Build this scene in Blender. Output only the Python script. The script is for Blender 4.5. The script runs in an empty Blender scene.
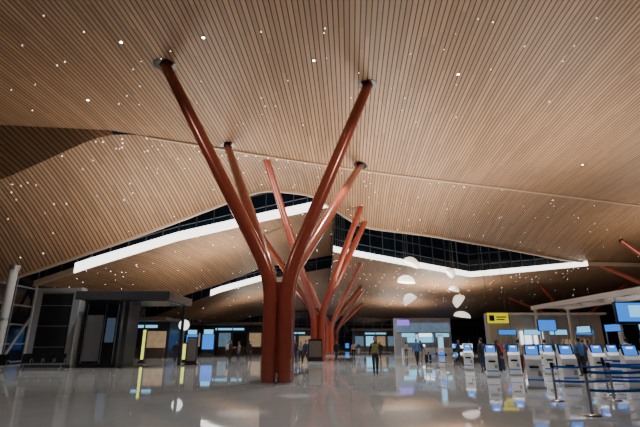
import bpy, bmesh, math, random
from mathutils import Vector, Matrix
random.seed(7)
D=bpy.data
def link(o): bpy.context.scene.collection.objects.link(o); return o

# ---------------------------------------------------------------- materials
def mat(name,col,rough=.5,metal=0,emis=None,es=0,noise=.0,nscale=8,sampling=True,spec=None,coat=0):
    m=D.materials.new(name); m.use_nodes=True
    nt=m.node_tree; b=nt.nodes['Principled BSDF']
    b.inputs['Base Color'].default_value=(*col,1)
    b.inputs['Roughness'].default_value=rough
    b.inputs['Metallic'].default_value=metal
    if coat: b.inputs['Coat Weight'].default_value=coat
    if spec is not None: b.inputs['Specular IOR Level'].default_value=spec
    if emis:
        b.inputs['Emission Color'].default_value=(*emis,1); b.inputs['Emission Strength'].default_value=es
        if not sampling:
            try: m.cycles.emission_sampling='NONE'
            except Exception: pass
    if noise:
        tc=nt.nodes.new('ShaderNodeTexCoord'); n=nt.nodes.new('ShaderNodeTexNoise'); n.inputs['Scale'].default_value=nscale
        r=nt.nodes.new('ShaderNodeValToRGB')
        r.color_ramp.elements[0].position=.3; r.color_ramp.elements[1].position=.7
        r.color_ramp.elements[0].color=(*[c*(1-noise) for c in col],1)
        r.color_ramp.elements[1].color=(*[min(1,c*(1+noise)) for c in col],1)
        nt.links.new(tc.outputs['Object'],n.inputs['Vector']); nt.links.new(n.outputs['Fac'],r.inputs['Fac']); nt.links.new(r.outputs['Color'],b.inputs['Base Color'])
    return m

def wood_slats(name,ang,pitch,c1,c2,gap=.34):
    m=D.materials.new(name); m.use_nodes=True; nt=m.node_tree; N=nt.nodes; L=nt.links
    b=N['Principled BSDF']; b.inputs['Roughness'].default_value=.5
    tc=N.new('ShaderNodeTexCoord'); mp=N.new('ShaderNodeMapping'); mp.inputs['Rotation'].default_value=(0,0,ang)
    L.new(tc.outputs['Object'],mp.inputs['Vector'])
    sx=N.new('ShaderNodeSeparateXYZ'); L.new(mp.outputs['Vector'],sx.inputs[0])
    dv=N.new('ShaderNodeMath'); dv.operation='DIVIDE'; dv.inputs[1].default_value=pitch; L.new(sx.outputs['X'],dv.inputs[0])
    fl=N.new('ShaderNodeMath'); fl.operation='FLOOR'; L.new(dv.outputs[0],fl.inputs[0])
    wn=N.new('ShaderNodeTexWhiteNoise'); wn.noise_dimensions='2D'
    yo=N.new('ShaderNodeMath'); yo.operation='DIVIDE'; yo.inputs[1].default_value=4.; L.new(sx.outputs['Y'],yo.inputs[0])
    wo=N.new('ShaderNodeTexWhiteNoise'); wo.noise_dimensions='1D'; L.new(fl.outputs[0],wo.inputs['W'])
    ya=N.new('ShaderNodeMath'); ya.operation='ADD'; L.new(yo.outputs[0],ya.inputs[0]); L.new(wo.outputs['Value'],ya.inputs[1])
    yf=N.new('ShaderNodeMath'); yf.operation='FLOOR'; L.new(ya.outputs[0],yf.inputs[0])
    cb=N.new('ShaderNodeCombineXYZ'); L.new(fl.outputs[0],cb.inputs[0]); L.new(yf.outputs[0],cb.inputs[1]); L.new(cb.outputs[0],wn.inputs['Vector'])
    mix=N.new('ShaderNodeMix'); mix.data_type='RGBA'; mix.inputs[6].default_value=(*c1,1); mix.inputs[7].default_value=(*c2,1)
    L.new(wn.outputs['Value'],mix.inputs[0])
    rp=N.new('ShaderNodeValToRGB'); e=rp.color_ramp.elements; e[0].position=gap*.6; e[0].color=(.02,.02,.02,1); e[1].position=gap; e[1].color=(1,1,1,1)
    pp=N.new('ShaderNodeMath'); pp.operation='PINGPONG'; pp.inputs[1].default_value=.5; L.new(dv.outputs[0],pp.inputs[0])
    m2=N.new('ShaderNodeMath'); m2.operation='MULTIPLY'; m2.inputs[1].default_value=2; L.new(pp.outputs[0],m2.inputs[0])
    L.new(m2.outputs[0],rp.inputs['Fac'])
    mm=N.new('ShaderNodeMix'); mm.data_type='RGBA'; mm.blend_type='MULTIPLY'; mm.inputs[0].default_value=1
    L.new(mix.outputs[2],mm.inputs[6]); L.new(rp.outputs['Color'],mm.inputs[7]); L.new(mm.outputs[2],b.inputs['Base Color'])
    bp=N.new('ShaderNodeBump'); bp.inputs['Strength'].default_value=.4; bp.inputs['Distance'].default_value=.05
    L.new(rp.outputs['Color'],bp.inputs['Height']); L.new(bp.outputs['Normal'],b.inputs['Normal'])
    return m

AX=math.atan2(1.5,22)
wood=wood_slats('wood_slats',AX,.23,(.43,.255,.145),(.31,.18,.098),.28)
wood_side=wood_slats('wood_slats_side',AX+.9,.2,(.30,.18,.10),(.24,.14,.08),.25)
trim_m=mat('pale_timber_trim',(.50,.37,.26),.5,noise=.1)
steel_red=mat('terracotta_painted_steel',(.33,.062,.034),.24,.15,noise=.06,nscale=3,coat=.5)
black=mat('black_gloss',(.012,.012,.014),.25)
dark=mat('dark_panel',(.035,.035,.04),.35,noise=.15)
brown=mat('dark_brown_panel',(.10,.08,.065),.5,noise=.15)
grey=mat('grey_panel',(.26,.26,.27),.5,noise=.05,nscale=2)
lgrey=mat('light_grey_panel',(.52,.53,.53),.5,noise=.05,nscale=1.5)
white=mat('white_laminate',(.75,.76,.77),.3,noise=.03)
steel=mat('brushed_steel',(.55,.55,.57),.3,.9,noise=.05)
belt=mat('blue_belt',(.01,.15,.8),.6,noise=.1)
glass=mat('night_glass',(.006,.011,.02),.08,noise=.3,nscale=.3)
mull=mat('mullion_metal',(.10,.11,.12),.4,.5,noise=.05)
mull_l=mat('curtain_wall_frame_lightened',(.30,.33,.36),.4,.2,noise=.05)  # mullion metal painted lighter to brighten the dark left wall
led=mat('white_led_cove',(1,1,1),.5,emis=(1,.98,.93),es=3.4)
dot=mat('downlight_lens',(1,1,1),.5,emis=(1,.95,.86),es=18,sampling=False)
dot2=mat('downlight_lens_large',(1,1,1),.5,emis=(1,.98,.95),es=30,sampling=False)
blue_s=mat('blue_screen',(.02,.1,.3),.3,emis=(.03,.25,1.0),es=1.0,noise=.3)
cyan_s=mat('cyan_screen',(.1,.4,.5),.3,emis=(.2,.65,1.0),es=1.2)
white_s=mat('white_lightbox',(.9,.9,.9),.4,emis=(.9,.97,1),es=1.8)
warm_s=mat('warm_lightbox',(.9,.7,.4),.4,emis=(1,.75,.4),es=1)
yellow_s=mat('yellow_lightbox',(.8,.7,.05),.4,emis=(.95,.85,.02),es=.6)
green_s=mat('yellow_green_neon',(.6,.8,.1),.4,emis=(.8,.9,.12),es=1.3)
purple_s=mat('purple_lightbox',(.2,.1,.5),.4,emis=(.35,.2,1),es=1.0)
shell_m=mat('pendant_shade_white',(.9,.88,.8),.5,emis=(1,.95,.82),es=1.1)
def floor_mat():
    m=D.materials.new('polished_terrazzo'); m.use_nodes=True; nt=m.node_tree; N=nt.nodes; L=nt.links; b=N['Principled BSDF']
    tc=N.new('ShaderNodeTexCoord'); mp=N.new('ShaderNodeMapping'); mp.inputs['Rotation'].default_value=(0,0,AX); L.new(tc.outputs['Object'],mp.inputs['Vector'])
    br=N.new('ShaderNodeTexBrick'); br.offset=0; br.inputs['Scale'].default_value=1; br.inputs['Brick Width'].default_value=1.2; br.inputs['Row Height'].default_value=1.2
    br.inputs['Mortar Size'].default_value=.005; br.inputs['Color1'].default_value=(.54,.57,.57,1); br.inputs['Color2'].default_value=(.51,.54,.54,1); br.inputs['Mortar'].default_value=(.38,.40,.40,1)
    L.new(mp.outputs[0],br.inputs['Vector'])
    n=N.new('ShaderNodeTexNoise'); n.inputs['Scale'].default_value=60; n.inputs['Detail'].default_value=3; L.new(tc.outputs['Object'],n.inputs['Vector'])
    r=N.new('ShaderNodeValToRGB'); r.color_ramp.elements[0].color=(.85,.85,.85,1); r.color_ramp.elements[1].color=(1.1,1.1,1.1,1); L.new(n.outputs['Fac'],r.inputs['Fac'])
    mm=N.new('ShaderNodeMix'); mm.data_type='RGBA'; mm.blend_type='MULTIPLY'; mm.inputs[0].default_value=1
    L.new(br.outputs['Color'],mm.inputs[6]); L.new(r.outputs['Color'],mm.inputs[7]); L.new(mm.outputs[2],b.inputs['Base Color'])
    b.inputs['Roughness'].default_value=.035; b.inputs['Specular IOR Level'].default_value=.7
    n2=N.new('ShaderNodeTexNoise'); n2.inputs['Scale'].default_value=1.1; L.new(tc.outputs['Object'],n2.inputs['Vector'])
    bp=N.new('ShaderNodeBump'); bp.inputs['Strength'].default_value=.02; bp.inputs['Distance'].default_value=.05
    L.new(n2.outputs['Fac'],bp.inputs['Height']); L.new(bp.outputs['Normal'],b.inputs['Normal'])
    return m
floor_m=floor_mat()

# ---------------------------------------------------------------- mesh builder
class B:
    def __init__(s): s.v=[];s.f=[];s.mi=[];s.sm=[];s.mats=[]
    def m(s,mt):
        if mt not in s.mats: s.mats.append(mt)
        return s.mats.index(mt)
    def add(s,vs,fs,mt,smooth=False):
        o=len(s.v); s.v+= [tuple(v) for v in vs]; k=s.m(mt)
        for f in fs: s.f.append([i+o for i in f]); s.mi.append(k); s.sm.append(smooth)
    def box(s,c,size,mt,rz=0,rx=0,ry=0):
        M=Matrix.Translation(c)@Matrix.Rotation(rz,4,'Z')@Matrix.Rotation(ry,4,'Y')@Matrix.Rotation(rx,4,'X')
        x,y,z=[a/2 for a in size]
        vs=[M@Vector(p) for p in [(-x,-y,-z),(x,-y,-z),(x,y,-z),(-x,y,-z),(-x,-y,z),(x,-y,z),(x,y,z),(-x,y,z)]]
        s.add(vs,[(0,3,2,1),(4,5,6,7),(0,1,5,4),(1,2,6,5),(2,3,7,6),(3,0,4,7)],mt)
    def tube(s,pts,r,mt,n=12,caps=True,smooth=True):
        pts=[Vector(p) for p in pts]
        if not isinstance(r,(list,tuple)): r=[r]*len(pts)
        vs=[];fs=[]; up=None
        for i,p in enumerate(pts):
            if i==0: t=pts[1]-p
            elif i==len(pts)-1: t=p-pts[i-1]
            else: t=(pts[i+1]-p).normalized()+(p-pts[i-1]).normalized()
            t.normalize()
            if up is None:
                up=Vector((1,0,0)) if abs(t.x)<.8 else Vector((0,1,0))
            up=(up-t*up.dot(t)).normalized(); w=t.cross(up)
            for k in range(n):
                a=2*math.pi*k/n; vs.append(p+(up*math.cos(a)+w*math.sin(a))*r[i])
        for i in range(len(pts)-1):
            for k in range(n):
                fs.append((i*n+k,i*n+(k+1)%n,(i+1)*n+(k+1)%n,(i+1)*n+k))
        s.add(vs,fs,mt,smooth)
        if caps:
            s.add(vs[:n],[tuple(range(n))[::-1]],mt); s.add(vs[-n:],[tuple(range(n))],mt)
    def ell(s,c,r,mt,nu=12,nv=8,v0=0,v1=1,M=None,fn=None):
        vs=[];fs=[]
        for j in range(nv+1):
            th=math.pi*(v0+(v1-v0)*j/nv)
            for i in range(nu):
                a=2*math.pi*i/nu
                p=Vector((math.sin(th)*math.cos(a)*r[0],math.sin(th)*math.sin(a)*r[1],math.cos(th)*r[2]))
                if fn: p=fn(p)
                if M: p=M@p
                vs.append(p+Vector(c))
        for j in range(nv):
            for i in range(nu): fs.append((j*nu+i,(j+1)*nu+i,(j+1)*nu+(i+1)%nu,j*nu+(i+1)%nu))
        s.add(vs,fs,mt,True)
    def build(s,name,parent=None,loc=(0,0,0),rz=0,bevel=0):
        me=D.meshes.new(name); me.from_pydata(s.v,[],s.f)
        for m in s.mats: me.materials.append(m)
        me.polygons.foreach_set('material_index',s.mi); me.polygons.foreach_set('use_smooth',s.sm); me.update()
        o=link(D.objects.new(name,me)); o.location=loc; o.rotation_euler=(0,0,rz)
        if parent: o.parent=parent
        if bevel:
            md=o.modifiers.new('Bevel','BEVEL'); md.width=bevel; md.segments=2; md.limit_method='ANGLE'
        return o
def empty(name,loc=(0,0,0),rz=0):
    e=link(D.objects.new(name,None)); e.location=loc; e.rotation_euler=(0,0,rz); e.empty_display_size=.2; return e

b=B(); b.add([(-60,-20,0),(80,-20,0),(80,125,0),(-60,125,0)],[(0,1,2,3)],floor_m); b.build('floor')

# ---------------------------------------------------------------- roof
def lin(P,n):
    P=[Vector(p) for p in P]; out=[]
    for i in range(len(P)-1):
        for k in range(n): out.append(P[i].lerp(P[i+1],k/n))
    out.append(P[-1]); return out
def relax(P,k=1):
    for _ in range(k): P=[P[0]]+[(P[i-1]+P[i]*2+P[i+1])/4 for i in range(1,len(P)-1)]+[P[-1]]
    return P
class Patch:
    def __init__(s,top,bot,bulge=0,nv=12): s.t=top;s.b=bot;s.g=bulge;s.nv=nv
    def at(s,u,v):
        n=len(s.t)-1; x=min(max(u,0),.99999)*n; i=int(x); f=x-i
        a=s.t[i].lerp(s.t[i+1],f); c=s.b[i].lerp(s.b[i+1],f)
        p=a.lerp(c,v); p.z+=s.g*4*v*(1-v); return p
    def build(s,name,mt):
        bb=B(); n=len(s.t); vs=[];fs=[]
        for i in range(n):
            for j in range(s.nv+1): vs.append(s.at(i/(n-1),j/s.nv))
        w=s.nv+1
        for i in range(n-1):
            for j in range(s.nv): fs.append((i*w+j,i*w+j+1,(i+1)*w+j+1,(i+1)*w+j))
        bb.add(vs,fs,mt,True); return bb.build(name)
ZA=14.6
fold=[(-13.4,24.6,ZA),(-5,28,ZA),(.76,30.2,ZA),(6,32,ZA),(15,34.8,ZA),(24,37.6,ZA),(31.5,40,ZA),(60,49,ZA)]
Aedge=[(-45,22.5,ZA),(-28,23.3,ZA),(-20,23.9,ZA)]+fold
b=B(); n=len(Aedge)
vs=list(Aedge)+[(p[0],-15,ZA) for p in Aedge]
b.add(vs,[(i,i+n,i+1+n,i+1) for i in range(n-1)],wood); b.build('ceiling_canopy')
side=[(-45,24,5.5),(-28,25,8.9),(-20.7,25.7,11.5)]
Ct=lin([(-45,22.5,ZA),(-28,23.3,ZA),(-20,23.9,ZA),(-13.4,24.6,ZA)],8)
top=relax(lin(side+fold,8),3)
Cb=top[:25]; 
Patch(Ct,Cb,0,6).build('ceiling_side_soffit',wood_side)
lip=relax(lin([(-45,30,1.5),(-29,30.5,4.2),(-22.5,31.4,6.2),(-14.3,34,10.3),(-5.2,36,14.9),(-.7,37.8,15.0),(4.0,41,12.7),(11.7,44,12.6),(21,49,12.4),(32.6,54,11.6),(60,62,12)],8),3)
PB=Patch(top,lip,.4,14); PB.build('ceiling_vault',wood)
SLp=[(-33,36,3.2),(-26,36.5,5.6),(-20.6,38,8.1),(-14,41,11.3),(-5.4,40.5,13.2),(1.5,40.3,14.7)]
SL=lin(SLp,5)
EL=lin([(-33,54,2.5),(-26,54,4.5),(-19.4,56,6.9),(-14,60,9.5),(-8.5,62,12.1),(1.5,64,14.4)],5)
PDL=Patch(SL,EL,.8,12); PDL.build('ceiling_mid_vault',wood)
S2p=[(-33,60,2.5),(-26,61,4),(-21,62,6.2),(-14.6,63,8.8),(-8.8,65,10.8),(1.5,66,12.8)]
S2=lin(S2p,5)
E2=lin([(-33,112,3),(-30,112,5),(-24,112,6),(-18,112,8),(-8,112,9.5),(1.5,112,10)],5)
PEL=Patch(S2,E2,.5,8); PEL.build('ceiling_far_vault',wood)
SR=lin([(1.5,47.5,11.6),(2.8,48,11.4),(10.5,50.5,10.5),(19,54,9.7),(26,54.5,10.4),(34.4,54.6,11.2),(60,60,11.8)],5)
ER=lin([(1.5,112,8.5),(3,112,8.5),(12,112,8),(25,112,7.5),(38,112,7.5),(50,112,8.5),(80,112,9)],5)
PDR=Patch(SR,ER,.8,12); PDR.build('ceiling_check_in_vault',wood)
b=B(); b.add([(1.5,40.3,14.7),(1.5,64,14.4),(1.5,66,12.8),(1.5,112,10),(1.5,112,8.5),(1.5,47.5,11.6)],[(0,1,2,3,4,5)],glass); b.build('window_gable')
def band(poly,h,th,mt,name,dz=0,dy=0):
    bb=B(); P=[Vector(p)+Vector((0,dy,dz)) for p in poly]; vs=[];fs=[]
    for p in P: vs+= [p,p+Vector((0,0,h)),p+Vector((0,th,h)),p+Vector((0,th,0))]
    for i in range(len(P)-1):
        for k in range(4): fs.append((i*4+k,i*4+(k+1)%4,i*4+4+(k+1)%4,i*4+4+k))
    fs.append((0,1,2,3)); q=(len(P)-1)*4; fs.append((q,q+3,q+2,q+1))
    bb.add(vs,fs,mt); return bb.build(name)
band(lip,.6,.3,trim_m,'trim_1',-.15)
band(top[26:],.2,.22,trim_m,'trim_2',-.12,-.1)
band(SL[9:],.85,.25,led,'light_cove_strip',-.1,-.3)
band(SL[:10],.5,.25,trim_m,'trim_3',-.1,-.3)
band(SR[:26],.62,.25,led,'light_cove_strip',-.1,-.3)
band(SR[25:],.5,.25,trim_m,'trim_4',-.1,-.3)
band(S2[14:22],.8,.25,led,'light_cove_strip',-.1,-.3)
def clere(poly,h,name,step=1.6):
    bb=B(); P=[Vector(p) for p in poly]
    for i in range(len(P)-1):
        a,c=P[i],P[i+1]; bb.add([a,c,c+Vector((0,0,h)),a+Vector((0,0,h))],[(0,1,2,3)],glass)
        L=(c-a).length; k=max(1,int(L/step))
        for j in range(k):
            p=a.lerp(c,j/k); bb.box((p.x,p.y-.06,p.z+h/2),(.09,.12,h),mull)
        for hh in (1.4,2.8,4.2,5.6):
            if hh<h:
                bb.tube([a+Vector((0,-.06,hh)),c+Vector((0,-.06,hh))],.05,mull,4,False,False)
    return bb.build(name)
clere(SL,6,'window_1'); clere(SR,4.5,'window_2'); clere(S2,5,'window_3')

b=B()
def disc(p,r,mt):
    vs=[(p.x+r*math.cos(a*math.pi/3),p.y+r*math.sin(a*math.pi/3),p.z-.05) for a in range(6)]
    b.add(vs,[tuple(range(6))[::-1]],mt)
    b.add([(v[0],v[1],v[2]+.09) for v in vs]+vs,[(i,(i+1)%6,6+(i+1)%6,6+i) for i in range(6)],white)
def scatter(P,n,r0,r1,u0=0,u1=1,v0=.02,v1=.98):
    for _ in range(n):
        disc(P.at(random.uniform(u0,u1),random.uniform(v0,v1)),random.uniform(r0,r1),dot)
scatter(PB,150,.016,.036,.1,.95)
scatter(PB,30,.018,.036,.28,.45,.0,.15)
scatter(PDL,90,.03,.055,.1,1); scatter(PDR,280,.03,.065,0,.9,0,.8); scatter(PEL,60,.05,.1)
for _ in range(100): disc(Vector((random.uniform(-20,32),random.uniform(9,24),ZA)),random.uniform(.01,.024),dot)
for x,y in [(-9.0,16.2),(-5.2,15.9),(-.3,17.5),(7,18.6),(-13,21),(20,30)]: disc(Vector((x,y,ZA)),.07,dot2)
b.build('ceiling_downlights')

# ---------------------------------------------------------------- steel trees
def tree(cx,cy,targets,zb=4.2,r=.29,gap_discs=True):
    b=B(); offs=[(-.33,-.3),(.33,-.3),(-.36,.36),(.36,.36),(0,.75),(0,1.1)]
    for (ox,oy),t in zip(offs,targets):
        base=Vector((cx+ox,cy+oy,0)); k=Vector((cx+ox,cy+oy,zb)); T=Vector(t); d=(T-k).normalized()
        a=k-Vector((0,0,1.1)); c=k+d*1.1; pts=[base,base+Vector((0,0,zb*.4))]
        for i in range(9):
            q=i/8; pts.append(a*(1-q)**2+k*2*q*(1-q)+c*q*q)
        pts+= [k.lerp(T,.35),k.lerp(T,.6),k.lerp(T,.85),T+d*.7]
        R=[r]*11+[r*1.02,r,r*.95,r*.88]
        b.tube(pts,R,steel_red,20)
        if gap_discs:  # flat black disc stands in for the dark gap around the branch
            vs=[];m=24
            h=Vector((d.x,d.y,0)); h=h.normalized() if h.length>.01 else Vector((1,0,0)); w=Vector((-h.y,h.x,0))
            st=1/max(.3,d.z)
            for q in range(m):
                an=2*math.pi*q/m; p=T+h*math.cos(an)*r*1.7*st+w*math.sin(an)*r*1.7; vs.append((p.x,p.y,T.z-.03))
            b.add(vs,[tuple(range(m))[::-1]],black)
    for ox,oy in offs[:len(targets)]:
        b.tube([(cx+ox,cy+oy,0),(cx+ox,cy+oy,.05)],r*1.12,steel,20)
    b.box((cx,cy-.3,2.2),(.5,.05,3.6),steel_red); b.box((cx,cy+.36,2.2),(.5,.05,3.6),steel_red)
    return b.build('branching_steel_column')
tree(-1.73,18.3,[(-7.6,17.9,ZA),(2.54,19.6,ZA),(-6.4,26.8,ZA),(3.1,30.2,ZA)])
tree(-.2,40,[(-4.0,30.2,ZA+.1),(3.9,38.2,14.0),(-7,48,13.9),(4.3,40.6,12.7),],gap_discs=False)
tree(1.3,62,[(-4,52,14.3),(5.5,52,11.8),(-5,72,12.0),(7,72,10.8)],gap_discs=False)
tree(2.8,84,[(-3,76,12),(7.5,76,10.6),(-3,92,11),(9,92,9.6)],gap_discs=False)
tree(46,50,[(36,56,12.0),(36,49,12.7),(52,58,12.3),(54,46,14)],gap_discs=False)
tree(44,76,[(36,70,10.8),(37,84,10),(52,72,11.5),(50,84,10)],gap_discs=False)

# ---------------------------------------------------------------- walls
b=B()
X=-24.5
for i in range(40):
    y=12+i*2.5
    b.add([(X,y,0),(X,y+2.5,0),(X,y+2.5,8),(X,y,8)],[(0,1,2,3)],glass); b.box((X+.08,y,4),(.16,.12,8),mull_l)
for z in (.15,1.5,3,4.5,6,7.5): b.box((X+.08,62,z),(.12,100,.12),mull_l)
for i in range(13):
    y=20+i*7; b.tube([(X+.3,y,.05),(X+.9,y+3.5,6)],.12,mull_l,8); b.tube([(X+.3,y+7,.05),(X+.9,y+3.5,6)],.12,mull_l,8)
b.build('window_wall_left')
b=B()
Y=112
for i in range(44):
    x=-25+i*2.4
    b.add([(x,Y,0),(x+2.4,Y,0),(x+2.4,Y,11),(x,Y,11)],[(0,1,2,3)],glass); b.box((x,Y-.08,5.5),(.12,.16,11),mull)
for z in (.2,3.2,6.2,9): b.box((27,Y-.1,z),(105,.14,.14),mull)
b.build('wall_far')
b=B()
b.box((9,Y-.6,.25),(66,.5,.5),dark)
for i in range(24):
    x=random.uniform(-22,40); w=random.uniform(.8,3.2); hh=random.uniform(.5,1.5)
    b.box((x,Y-.6,.5+hh/2+.0),(w,.15,hh),random.choice([white_s,cyan_s,warm_s,blue_s]))
b.build('shop_front_lights')

# ---------------------------------------------------------------- left display pavilion
b=B()
b.box((-18.0,30,2.6),(3.1,.5,5.2),grey); b.box((-18.0,29.73,2.65),(2.1,.06,4.3),black); b.box((-18.0,29.72,4.9),(2.3,.05,.15),steel)
for sx in (-19.57,-16.43): b.box((sx,30,2.6),(.12,.6,5.24),lgrey)
for z in (1.3,2.65,4.0): b.box((-18,29.69,z),(2.1,.02,.02),grey)
b.box((-18.0,30,.1),(3.2,.8,.2),dark)
b.build('advertising_display_wall',bevel=.02)
dimg=mat('dim_screen',(.05,.06,.08),.2,emis=(.3,.45,.7),es=.12)
b=B()
b.box((-14.9,31.5,2.2),(2.6,3,4.4),dark); b.box((-14.9,29.97,2.2),(2.3,.05,3.9),black)
b.box((-15.3,29.93,1.9),(1.1,.04,3.0),grey); b.box((-14.2,29.93,2.4),(.6,.04,1.6),dimg)
for x in (-15.9,-14.65,-13.8): b.box((x,29.92,2.2),(.05,.06,3.9),steel)
b.box((-12.95,31,4.55),(6.1,5.2,.5),brown); b.box((-12.95,28.35,4.55),(6.15,.08,.56),dark)
b.box((-12.95,31,4.27),(5.5,4.4,.06),black); b.box((-12.95,28.33,4.75),(6.0,.04,.04),steel)
b.box((-12.85,29.2,2.15),(.3,.3,4.3),dark); b.box((-10.3,33,2.15),(.2,.2,4.3),dark)
b.build('retail_pavilion',bevel=.02)
b=B()
b.tube([(-19.1,26.5,0),(-19.1,26.5,6.2)],.24,lgrey,20); b.tube([(-19.1,26.5,0),(-19.1,26.5,.12)],.4,steel,20)
b.tube([(-19.1,26.5,5.9),(-19.1,26.5,6.2)],.3,steel,20); b.tube([(-19.1,26.5,2.9),(-19.1,26.5,3.0)],.27,steel,20)
b.build('facade_support_column')
def bench(x,y,rz,n=4):
    b=B()
    b.box((0,0,.36),(n*.6,.08,.07),steel)
    for i in range(n):
        c=(i-(n-1)/2)*.6
        b.box((c,-.05,.43),(.54,.5,.06),black,rx=.05); b.box((c,.22,.7),(.54,.05,.5),black,rx=-.2)
        b.tube([(c+.29,-.22,.43),(c+.29,-.22,.62),(c+.29,.15,.64)],.018,steel,8)
    for sx in (-1,1):
        q=sx*(n*.3-.2); b.tube([(q,0,.36),(q,0,.05)],.03,steel,8); b.box((q,0,.025),(.06,.6,.05),steel)
    return b.build('beam_seating',loc=(x,y,0),rz=rz,bevel=.01)
bench(-18.1,24.2,.3); bench(-16.7,27.2,.3)

def totem(x,y,h,w,mt,name='illuminated_totem'):
    b=B(); b.box((0,0,.06),(w+.25,.5,.12),dark); b.box((0,0,h/2+.1),(w+.08,.22,h),dark); b.box((0,-.12,h/2+.15),(w-.04,.03,h-.3),mt); b.box((0,.12,h/2+.15),(w-.04,.03,h-.3),mt)
    return b.build(name,loc=(x,y,0),bevel=.01)
totem(-14.4,36.5,2.6,.26,green_s)
totem(-11.1,36.6,1.5,.36,green_s)
totem(-9.6,33.6,1.9,.7,grey)
b=B(); b.tube([(0,0,0),(0,0,2.5)],.05,steel,10); b.tube([(0,0,0),(0,0,.06)],.35,steel,20)
b.tube([(0,-.08,2.95),(0,.08,2.95)],.42,white_s,28); b.tube([(0,-.06,2.95),(0,.06,2.95)],.47,dark,28)
b.build('round_lightbox_sign',loc=(-10.9,35.4,0))
for x,y in [(-13.3,53),(-15.8,55)]:
    b=B(); b.box((0,0,1.9),(1.5,.2,2.9),black); b.box((0,-.11,1.75),(1.36,.03,1.7),blue_s); b.box((0,0,.22),(1.2,.4,.44),dark); b.box((0,-.13,2.9),(1.1,.02,.5),cyan_s)
    b.build('digital_ad_panel',loc=(x,y,0),bevel=.01)
def shop(x0,x1,y,h,mts,name='retail_kiosk'):
    b=B(); w=x1-x0; cx=(x0+x1)/2
    b.box((cx,y+2,h/2),(w,4,h),dark); b.box((cx,y-.4,h+.1),(w+1,5.2,.35),brown)
    n=max(2,int(w/2.2))
    for i in range(n):
        c=x0+w*(i+.5)/n; b.box((c,y-.04,h*.42),(w/n*.78,.06,h*.6),mts[i%len(mts)]); b.box((c,y-.25,.55),(w/n*.8,.5,1.1),brown)
        b.box((x0+w*i/n,y-.1,h/2),(.16,.25,h),mull)
    b.box((cx,y-.08,h*.85),(w*.5,.05,.3),cyan_s)
    return b.build(name,bevel=.01)
dimw=mat('dim_warm_interior',(.3,.2,.12),.5,emis=(1,.7,.4),es=.25,noise=.4,nscale=2)
dimb=mat('dim_cool_interior',(.12,.15,.2),.5,emis=(.4,.7,1),es=.2,noise=.4,nscale=2)
shop(-21,-9,70,4.4,[dimw,dark,dimb,black]); shop(-22.6,-17,50,4,[dark,dimw])
shop(-7.5,-1.5,88,4.2,[dimb,dimw,black]); shop(7,16,92,4.2,[dimb,cyan_s,dimw])

# ---------------------------------------------------------------- pendants
def pendant(x,y,z,w,h,tilt,ztop):
    b=B(); M=Matrix.Rotation(tilt,3,'Y')
    b.ell((0,0,0),(w/2,w/2*.8,h),shell_m,28,10,0,.5,M)
    b.ell((0,0,0),(w/2*.96,w/2*.77,h*.25),shell_m,28,4,0,.5,M)
    for k in range(14):
        a=2*math.pi*k/14
        pts=[M@Vector((math.sin(t)*math.cos(a)*w/2*1.01,math.sin(t)*math.sin(a)*w/2*.81,math.cos(t)*h*1.01)) for t in [i*math.pi/12 for i in range(7)]]
        b.tube(pts,.015,trim_m,5,False)
    top=M@Vector((0,0,h)); b.tube([top,(top.x,top.y,ztop-z)],.008,mull,5)
    return b.build('shell_pendant_lamp',loc=(x,y,z))
W=[(7.5,35,7.8,1.4,.6,.5),(7.05,35,6.3,1.45,.6,.1),(7.35,35,4.75,1.2,.7,-.6),
   (11.2,37,7.3,.9,.6,.9),(11.5,37,5.9,.9,.45,.3),(12.0,37,4.9,1.2,.7,-.9),(12.0,37,3.7,1.4,.45,.15)]
for x,y,z,w,h,t in W: pendant(x,y,z,w,h,t,14.0)

# ---------------------------------------------------------------- check-in hall (right)
b=B()
b.box((23.2,46,2.2),(11.6,1.2,4.4),lgrey); b.box((23.2,45.3,4.45),(11.9,1.6,.2),white)
for x in (19.6,22.0,24.4,26.8): b.box((x,45.37,2.2),(.04,.03,4.2),grey)
for x,w in ((21.0,1.1),(22.3,.9)): b.box((x,45.3,2.1),(w,.1,1.3),white_s)
b.box((25.8,45.3,1.4),(2.4,.1,1.1),dimw)
b.build('check_in_back_wall',bevel=.01)
b=B(); b.box((0,0,0),(2.1,.16,1.0),yellow_s); b.box((0,0,0),(2.2,.12,1.1),dark); b.box((-.6,-.09,0),(.5,.03,.55),black)
b.box((.35,-.09,.1),(1,.03,.12),black); b.box((.25,-.09,-.14),(.8,.03,.1),black)
for sx in (-.9,.9): b.tube([(sx,0,.5),(sx,0,7.5)],.02,mull,8)
b.build('yellow_wayfinding_sign',loc=(17.6,43.5,3.95))
def counter(x,y,rz,lit):
    b=B(); b.box((0,0,.5),(1.9,.7,1.0),white); b.box((0,-.1,1.04),(2.0,.8,.08),steel); b.box((0,-.36,.5),(1.7,.02,.7),lgrey)
    b.box((.75,.1,.35),(.9,.9,.3),steel,0); b.box((-.4,.1,1.3),(.5,.04,.36),black); b.box((-.4,.075,1.3),(.44,.01,.3),lit); b.tube([(-.4,.12,1.05),(-.4,.12,1.25)],.03,black,8)
    b.tube([(-.9,.35,0),(-.9,.35,2.7)],.04,steel,8); b.tube([(.9,.35,0),(.9,.35,2.7)],.04,steel,8); b.box((0,.33,2.6),(1.8,.1,.55),black); b.box((0,.27,2.6),(1.7,.02,.46),lit)
    return b.build('check_in_counter',loc=(x,y,0),rz=rz,bevel=.01)
for i,x in enumerate([11.4,13.6,15.8]): counter(x,57,0,[cyan_s,white_s,cyan_s][i])
for i,x in enumerate([18.4,20.9,23.4,26]): counter(x,43.2,0,[blue_s,cyan_s,cyan_s,blue_s][i])
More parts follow.
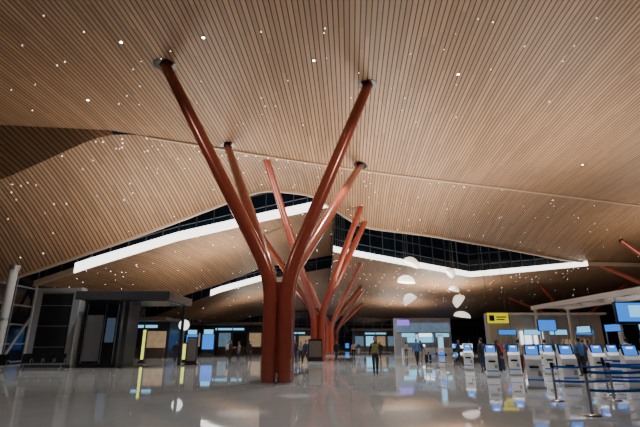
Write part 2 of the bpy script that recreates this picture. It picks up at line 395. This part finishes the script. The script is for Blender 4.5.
for i,y in enumerate([24.5,28,31.5,35]): counter(20.6,y,-math.pi/2+.0,[blue_s,cyan_s,blue_s,cyan_s][i])
b=B()
b.box((13.6,59,2.4),(7.5,.8,4.8),grey); b.box((13.6,58.55,3.6),(7.2,.06,1.2),dimb); b.box((13.2,58.5,2.2),(3.4,.06,1.0),cyan_s)
b.box((11,58.3,4.2),(1.6,.1,.7),purple_s); b.build('check_in_island_wall',bevel=.01)
b=B()
b.box((21.7,32,5.0),(.35,25,.4),white); b.box((25,32,5.0),(.3,25,.4),white)
for i in range(9):
    y=19.7+i*3.07; b.box((23.35,y,5.05),(3.4,.16,.22),white)
for y in (20,32,44): 
    for x in (21.7,25): b.box((x,y,2.4),(.22,.22,4.8),white)
b.build('check_in_overhead_frame',bevel=.01)
b=B(); b.box((0,0,0),(2.0,.18,1.35),black); b.box((0,-.1,.05),(1.85,.02,1.1),blue_s); b.box((.3,-.115,.1),(1.0,.01,.7),cyan_s)
for x in(-.8,.8): b.tube([(x,0,-.6),(x,0,-3.25)],.05,steel,8)
b.box((0,0,-3.26),(2,.5,.06),steel)
b.build('flight_information_display',loc=(18.95,26.6,3.3))
b=B()
b.box((0,0,0),(1.6,.16,1.0),black); b.box((0,-.09,0),(1.5,.02,.9),blue_s)
for x in(-.6,.6): b.tube([(x,0,-.5),(x,0,-3.0)],.05,steel,8)
b.box((0,0,-3.01),(1.6,.4,.06),steel)
b.build('flight_information_display',loc=(19.8,38.5,3.05))

def kiosk(x,y,rz):
    b=B()
    b.box((0,0,.04),(.62,.6,.08),steel)
    prof=[(-.24,.08),(.26,.08),(.26,1.2),(.12,1.32),(-.30,.98),(-.28,.86)]
    vs=[(-.26,p[0],p[1]) for p in prof]+[(.26,p[0],p[1]) for p in prof]; n=len(prof)
    b.add(vs,[tuple(range(n)),tuple(range(2*n-1,n-1,-1))]+[(i,n+i,n+(i+1)%n,(i+1)%n) for i in range(n)],white)
    b.box((0,-.02,1.27),(.5,.06,.46),black,rx=-.45); b.box((0,-.056,1.285),(.40,.012,.34),blue_s,rx=-.45); b.box((0,-.068,1.37),(.2,.01,.05),white_s,rx=-.45)
    b.box((0,-.3,.72),(.3,.04,.08),black); b.box((.16,-.285,.5),(.12,.02,.16),grey); b.box((0,-.25,.3),(.52,.02,.05),belt)
    return b.build('self_check_in_kiosk',loc=(x,y,0),rz=rz,bevel=.012)
for x,y in [(8.9,27),(8.1,21.3),(7.65,16.2),(9.75,22.6),(9.3,17.0),(12.2,19.8),(11.8,23.2),(10.6,28.4),(14,21.5),(13.2,26.5),(10.9,15.8)]:
    kiosk(x,y,random.uniform(-.5,-.2))

def barrier(pts,name='queue_barrier'):
    b=B()
    for x,y in pts:
        b.tube([(x,y,0),(x,y,.02),(x,y,.05)],[.19,.19,.07],steel,20); b.tube([(x,y,.03),(x,y,.96)],.032,steel,12); b.tube([(x,y,.86),(x,y,1.0)],.045,black,12)
    for (x,y),(x2,y2) in zip(pts,pts[1:]):
        for z in (.9,.52):
            P=[(x+(x2-x)*t/6,y+(y2-y)*t/6,z-.03*4*(t/6)*(1-t/6)) for t in range(7)]
            vs=[];fs=[]
            for p in P: vs+=[(p[0],p[1],p[2]-.03),(p[0],p[1],p[2]+.03)]
            for i in range(6): fs.append((2*i,2*i+2,2*i+3,2*i+1))
            b.add(vs,fs,belt)
    return b.build(name)
barrier([(5.95,10.2),(7.6,10.4),(9.3,10.6)]); barrier([(6.5,12.7),(8.15,12.8),(9.9,12.9),(11.6,13)])
barrier([(8.9,14.2),(10.6,14.3),(12.4,14.4)]); barrier([(11.0,17.6),(12.8,17.8),(14.6,18),(16,18.2)])
barrier([(7.0,25),(7.0,27.0),(7.0,29)])
barrier([(14.2,23.6),(16.2,23.8),(18,24)])
b=B(); b.box((0,0,.05),(.5,.4,.1),steel); b.box((0,0,1.1),(.36,.12,2.0),white); b.box((0,-.065,1.6),(.3,.01,.7),cyan_s); b.box((0,-.065,.8),(.3,.01,.4),blue_s)
b.build('information_totem',loc=(7.9,29.2,0),bevel=.01)
b=B(); b.box((0,0,.05),(1.3,.5,.1),steel); b.box((0,0,1.0),(1.2,.2,1.8),black); b.box((0,-.11,1.1),(1.05,.01,1.3),brown)
b.build('directory_board',loc=(-.4,38,0),bevel=.01)

# ---------------------------------------------------------------- people
skin_c=[mat('skin_a',(.40,.22,.14),.6,noise=.05),mat('skin_b',(.50,.30,.20),.6,noise=.05)]
hair_m=mat('black_hair',(.012,.010,.009),.5,noise=.3,nscale=30)
eye_m=mat('eye_dark',(.01,.01,.01),.2); lip_m=mat('lips',(.30,.09,.08),.5)
cl={k:mat('fabric_'+k,c,.85,noise=.12,nscale=12) for k,c in dict(black=(.015,.015,.018),navy=(.02,.03,.08),grey=(.2,.2,.21),white=(.6,.6,.6),red=(.4,.04,.04),khaki=(.3,.24,.15),blue=(.06,.14,.35),olive=(.22,.21,.06),yellow=(.6,.55,.08)).items()}
shoe=mat('shoe_leather',(.02,.018,.016),.4)
def person(x,y,rz,shirt,pants,pose='stand',h=1.72,long_hair=False,sleeve=True,sk=0,name='traveler',vest=None,stride=.26,bag=None):
    root=empty(name,(x,y,0),rz)
    S=h/1.76
    V=[];E=[];R=[]
    def add(p,r,par=None):
        V.append(Vector(p)*S);R.append(r*S)
        if par is not None:E.append((par,len(V)-1))
        return len(V)-1
    pel=add((0,0,.97),.135); sp=add((0,-.005,1.14),.125,pel); ch=add((0,0,1.33),.15,sp); nb=add((0,.01,1.47),.07,ch); nk=add((0,0,1.56),.052,nb)
    st=stride if pose=='walk' else .03
    wrists=[]
    for sgn,f in ((-1,-st),(1,st)):
        hp=add((sgn*.09,0,.88),.095,pel); kn=add((sgn*.10,f*.45-.04,.50),.064,hp); an=add((sgn*.10,f+(.04 if f>0 else 0),.10+(.05 if f>.1 else 0)),.043,kn); add((sgn*.11,f-.13,.045+(0 if f<.1 else 0)),.036,an)
    for sgn,f in ((-1,st),(1,-st)):
        sh=add((sgn*.175,.01,1.41),.062,ch)
        if pose=='reach' and sgn==-1 or pose=='hold':
            el=add((sgn*.23,-.06,1.15),.045,sh); wr=add((sgn*.15,-.30,1.17),.03,el); hd=Vector((sgn*-.02,-.08,.01))
        elif pose=='phone' and sgn==-1:
            el=add((sgn*.24,-.08,1.16),.045,sh); wr=add((sgn*.12,-.24,1.34),.03,el); hd=Vector((0,-.03,.07))
        else:
            q=f*.7
            el=add((sgn*.235,q*.35+.01,1.14),.045,sh); wr=add((sgn*.25,q*.9-.05,.90),.03,el); hd=Vector((0,-.015,-.08))
        hn=add(tuple(Vector(V[wr])/S+hd),.032,wr); wrists.append((sgn,Vector(V[wr]),Vector(V[hn]),Vector(V[el])))
    me=D.meshes.new('tmp'); me.from_pydata(V,E,[]); tmp=link(D.objects.new('tmp',me))
    tmp.modifiers.new('Skin','SKIN'); 
    for i,sv in enumerate(me.skin_vertices[0].data):
        sv.radius=(R[i],R[i]); sv.use_root=(i==0)
    ss=tmp.modifiers.new('S','SUBSURF'); ss.levels=2; ss.render_levels=2
    dg=bpy.context.evaluated_depsgraph_get(); bm_=D.meshes.new_from_object(tmp.evaluated_get(dg)); D.objects.remove(tmp)
    skn=skin_c[sk]
    for m in (shirt,pants,skn,shoe,vest or shirt): bm_.materials.append(m)
    for p in bm_.polygons:
        p.use_smooth=True; c=p.center; z=c.z/S; k=0
        if z<.115: k=3
        elif z<.96: k=1
        if z>1.515: k=2
        if vest and 1.0<z<1.44 and abs(c.x)<.16*S: k=4
        for sgn,wr,hn,el in wrists:
            ref=wr if sleeve else el.lerp(wr,.1); d=(hn-wr).normalized() if sleeve else (wr-el).normalized()
            if (c-ref).dot(d)>-.01 and (c-ref).length<.42*S and c.x*sgn>0 and ((c-hn).length<.1*S or (not sleeve and abs((c-ref).cross(d).length)<.07*S)): k=2
            elif z<.96 and abs(c.x)>.17*S and ((c-wr).length<.2*S or (c-el).length<.2*S) and abs(c.x)>.19*S: k=0
        p.material_index=k
    bm_.name='body'; bo=link(D.objects.new('body',bm_)); bo.parent=root
    b=B()
    for sgn,wr,hn,el in wrists:
        d=(hn-wr).normalized(); side=Vector((0,-1,0)) if abs(d.y)<.6 else Vector((sgn*-1,0,0)); curl=Vector((-sgn,0,0)) if abs(d.y)<.6 else Vector((0,0,-1))
        for k,(o,Ln) in enumerate(((-.027,.062),(-.009,.075),(.009,.082),(.027,.074))):
            a=hn+side*o*S; b.tube([a,a+d*Ln*.5*S,a+d*Ln*.85*S+curl*.015*S,a+d*Ln*1.05*S+curl*.035*S],[.0095*S,.009*S,.008*S,.006*S],skn,6)
        a=hn-d*.03*S+side*.025*S; b.tube([a,a+side*.03*S+d*.02*S,a+side*.035*S+d*.05*S+curl*.01],[.011*S,.01*S,.007*S],skn,6)
    b.build('hands',root)
    b=B(); hc=Vector((0,-.015,1.645))*S
    def shp(p):
        q=p.copy()
        if q.z<0: q.x*=1-.25*(-q.z/(.118*S)); q.y*=1-.12*(-q.z/(.118*S))
        if q.y<0 and abs(q.x)<.018*S and -.04*S<q.z<.01*S: q.y-=.008*S
        return q
    b.ell(hc,(.075*S,.095*S,.118*S),skn,18,14,fn=shp)
    b.ell(hc+Vector((0,-.098,-.018))*S,(.012*S,.017*S,.026*S),skn,8,6)
    for sg in(-1,1):
        b.ell(hc+Vector((sg*.075,.005,-.01))*S,(.012*S,.02*S,.03*S),skn,8,6)
        b.ell(hc+Vector((sg*.03,-.086,.008))*S,(.012*S,.007*S,.006*S),eye_m,8,5); b.ell(hc+Vector((sg*.03,-.088,.026))*S,(.016*S,.005*S,.004*S),hair_m,8,4)
    b.ell(hc+Vector((0,-.088,-.055))*S,(.022*S,.008*S,.007*S),lip_m,8,5)
    b.ell(hc+Vector((0,.014,.022))*S,(.084*S,.100*S,.110*S),hair_m,16,8,0,.55,M=Matrix.Rotation(-.35,3,'X'))
    b.ell(hc+Vector((0,.045,-.005))*S,(.076*S,.068*S,.1*S),hair_m,14,8)
    if long_hair: b.ell(hc+Vector((0,.06,-.11))*S,(.085*S,.045*S,.17*S),hair_m,12,8)
    b.build('head',root)
    if bag=='backpack':
        b=B(); b.ell((0,.19*S,1.22*S),(.15,.10,.24),cl['navy'],14,10); b.tube([(.1,.12,1.42*S),(.11,-.09,1.46*S),(.12,-.15,1.25*S),(.12,.1,1.05*S)],.015,cl['black'],6); b.tube([(-.1,.12,1.42*S),(-.11,-.09,1.46*S),(-.12,-.15,1.25*S),(-.12,.1,1.05*S)],.015,cl['black'],6); b.build('backpack',root)
    if bag=='shoulder':
        b=B(); b.box((.25,.05,.95),(.12,.34,.26),cl['black']); b.tube([(.25,-.08,1.05),(.19,0,1.5*S),(.25,.18,1.05)],.012,cl['black'],6); b.build('shoulder_bag',root,bevel=.03)
    return root
def suitcase(x,y,rz,mt):
    b=B(); b.box((0,0,.38),(.44,.26,.62),mt)
    for i in range(5): b.box((-.16+.08*i,-.135,.38),(.02,.02,.52),mt)
    for sx in(-.17,.17):
        for sy in(-.09,.09): b.tube([(sx-.015,sy,.035),(sx+.015,sy,.035)],.034,black,10)
    b.tube([(-.1,.1,.65),(-.1,.1,1.02),(.1,.1,1.02),(.1,.1,.65)],.012,steel,6)
    b.build('rolling_suitcase',loc=(x,y,0),rz=rz,bevel=.03)
person(2.75,22.4,0,cl['black'],cl['black'],'walk',1.86,name='walking_man',vest=cl['olive'],sk=0)
person(8.1,36,.3,cl['navy'],cl['grey'],'walk',1.78); person(6.75,31.3,.2,cl['blue'],cl['black'],'walk',1.84,name='walking_man',bag='backpack')
person(-2.15,38,.4,cl['black'],cl['navy'],h=1.8); person(-1.65,38.5,0,cl['grey'],cl['black'],'hold',1.7,long_hair=True); person(-1.15,35.5,-.5,cl['navy'],cl['black'],'walk',1.8)
person(-7.7,38.5,1.2,cl['black'],cl['black'],'hold',1.8); person(-7.05,39,-1.0,cl['grey'],cl['navy'],'stand',1.72,long_hair=True); person(-6.5,41,3.0,cl['black'],cl['black'],'walk',1.8)
person(9.1,25.2,3.4,cl['black'],cl['navy'],'reach',1.82,bag='backpack'); person(9.7,24.6,2.2,cl['black'],cl['black'],'stand',1.72,long_hair=True)
person(12.1,30,.4,cl['red'],cl['black'],'walk',1.76,sleeve=False,long_hair=True); person(14.6,29,3.3,cl['white'],cl['navy'],'stand',1.78)
person(13.6,24.9,-.4,cl['black'],cl['black'],'phone',1.78); person(16.2,27.5,1.6,cl['navy'],cl['black'],'hold',1.78); person(17.2,29.8,1.8,cl['black'],cl['khaki'],'stand',1.8)
person(12.5,21.6,3.3,cl['blue'],cl['black'],'reach',1.8,bag='shoulder'); person(18.8,32,-1.5,cl['white'],cl['black'],'stand',1.68,name='airline_agent'); person(18.5,35.5,-1.6,cl['black'],cl['navy'])
person(12.3,16.4,2.6,cl['black'],cl['navy'],'reach',1.8); person(5.2,60,.2,cl['black'],cl['grey'],'walk'); person(10,52,3,cl['white'],cl['black'],'walk'); person(-3.5,66,0,cl['black'],cl['black'],'walk')
person(-12.4,38.5,.5,cl['black'],cl['navy'],'walk'); person(10.6,23.9,2.9,cl['khaki'],cl['black'],'reach',1.75); person(15,24.9,1,cl['red'],cl['navy'],'stand',1.75,long_hair=True); person(3.6,48,0,cl['white'],cl['black'],'walk'); person(6.2,46,.1,cl['black'],cl['black'],'walk')
person(15.3,22.3,2.4,cl['white'],cl['black'],'stand',1.8); person(16.6,23.0,.6,cl['black'],cl['navy'],'phone',1.76); person(14.4,19.4,3.0,cl['navy'],cl['black'],'reach',1.8,bag='backpack')
person(10.2,33,.9,cl['black'],cl['black'],'walk',1.78); person(12.9,36,-.7,cl['grey'],cl['black'],'walk',1.75,long_hair=True); person(15.5,37,.2,cl['blue'],cl['navy'],'stand',1.78); person(-4.6,46,.6,cl['black'],cl['navy'],'walk',1.78)
person(1.6,44,.2,cl['black'],cl['black'],'walk',1.78); person(-9.2,45,.2,cl['white'],cl['black'],'walk',1.75)
suitcase(10.45,26.2,.4,cl['navy']); suitcase(13.1,29.5,.2,cl['red']); suitcase(15.2,28.7,0,cl['black']); suitcase(8.6,35.8,.2,cl['black']); suitcase(13.2,21.9,.3,cl['grey'])

# ---------------------------------------------------------------- lights
def area(x,y,z,size,pw,col=(1,.88,.74),rot=(math.pi,0,0),nm='ceiling_fill'):  # upward fills added to brighten the ceiling, without any fittings
    l=D.lights.new(nm,'AREA'); l.energy=pw; l.color=col; l.size=size; o=link(D.objects.new(nm,l)); o.location=(x,y,z); o.rotation_euler=rot; return o
area(8,16,5.5,7,150); area(17,26,6,8,1400); area(3,28,6,6,1100); area(-9,30,5.2,6,1200); area(-16,24,4,4,60)
area(8,36,6,7,1400); area(-10,47,5.5,5,1600); area(18,64,4.8,8,2600); area(-10,80,4.8,8,1000); area(16,88,4.8,8,1200); area(36,40,5.6,8,1200)
def spot(x,y,z,pw,ang=1.5,col=(.95,.98,1),bl=.8,aim=None):  # serves the ceiling downlights and the added fill spots
    l=D.lights.new('downlight_or_fill_spot','SPOT'); l.energy=pw; l.color=col; l.spot_size=ang; l.spot_blend=bl; l.shadow_soft_size=.15; o=link(D.objects.new('downlight_or_fill_spot',l)); o.location=(x,y,z)
    if aim: o.rotation_euler=(Vector(aim)-Vector((x,y,z))).to_track_quat('-Z','Y').to_euler()
for p in [(-6,12,14.3),(4,12,14.3),(12,18,14.3)]: spot(*p,2000)
for p in [(2,24,14.3),(-13,25,14.2),(10,28,14.2),(22,30,14.2),(-6,34,13.5),(4,36,13),(16,22,14.3)]: spot(*p,3800)
for p in [(-20,34,5.5)]: spot(*p,350,2.2)  # fill added to brighten the left window wall, no fitting there
for p in [(-10,46,10),(6,56,9.5),(16,60,9),(28,62,9),(0,58,11),(-8,80,8),(10,84,8),(0,100,8)]: spot(*p,3600,1.9)
# added fill spots that brighten the first steel tree and the walking visitor
spot(9,12,14.2,2600,.75,(1,.95,.9),.8,(-1.5,18.3,8)); spot(-11,9,14.2,1500,.75,(1,.95,.9),.8,(-3,18.3,8))
spot(2.6,18.5,14.3,1500,.35,(1,1,1),.9,(2.75,22.4,.9))
for p in [(-1.8,10.6,14.4),(-.7,14,14.4),(1.9,11.4,14.4),(3.6,12,14.4),(2.2,14.5,14.4)]: spot(*p,3200,.10,(1,1,1),1)  # narrow spots added to imitate bright patches on the floor
w=D.worlds.new('night_sky'); bpy.context.scene.world=w; w.use_nodes=True
w.node_tree.nodes['Background'].inputs[0].default_value=(.05,.07,.12,1); w.node_tree.nodes['Background'].inputs[1].default_value=.2
cam=D.cameras.new('camera'); cam.lens=24; cam.sensor_width=36; cam.clip_end=500
co=link(D.objects.new('camera',cam)); co.location=(0,0,1.5); co.rotation_euler=(math.radians(107),0,0); bpy.context.scene.camera=co
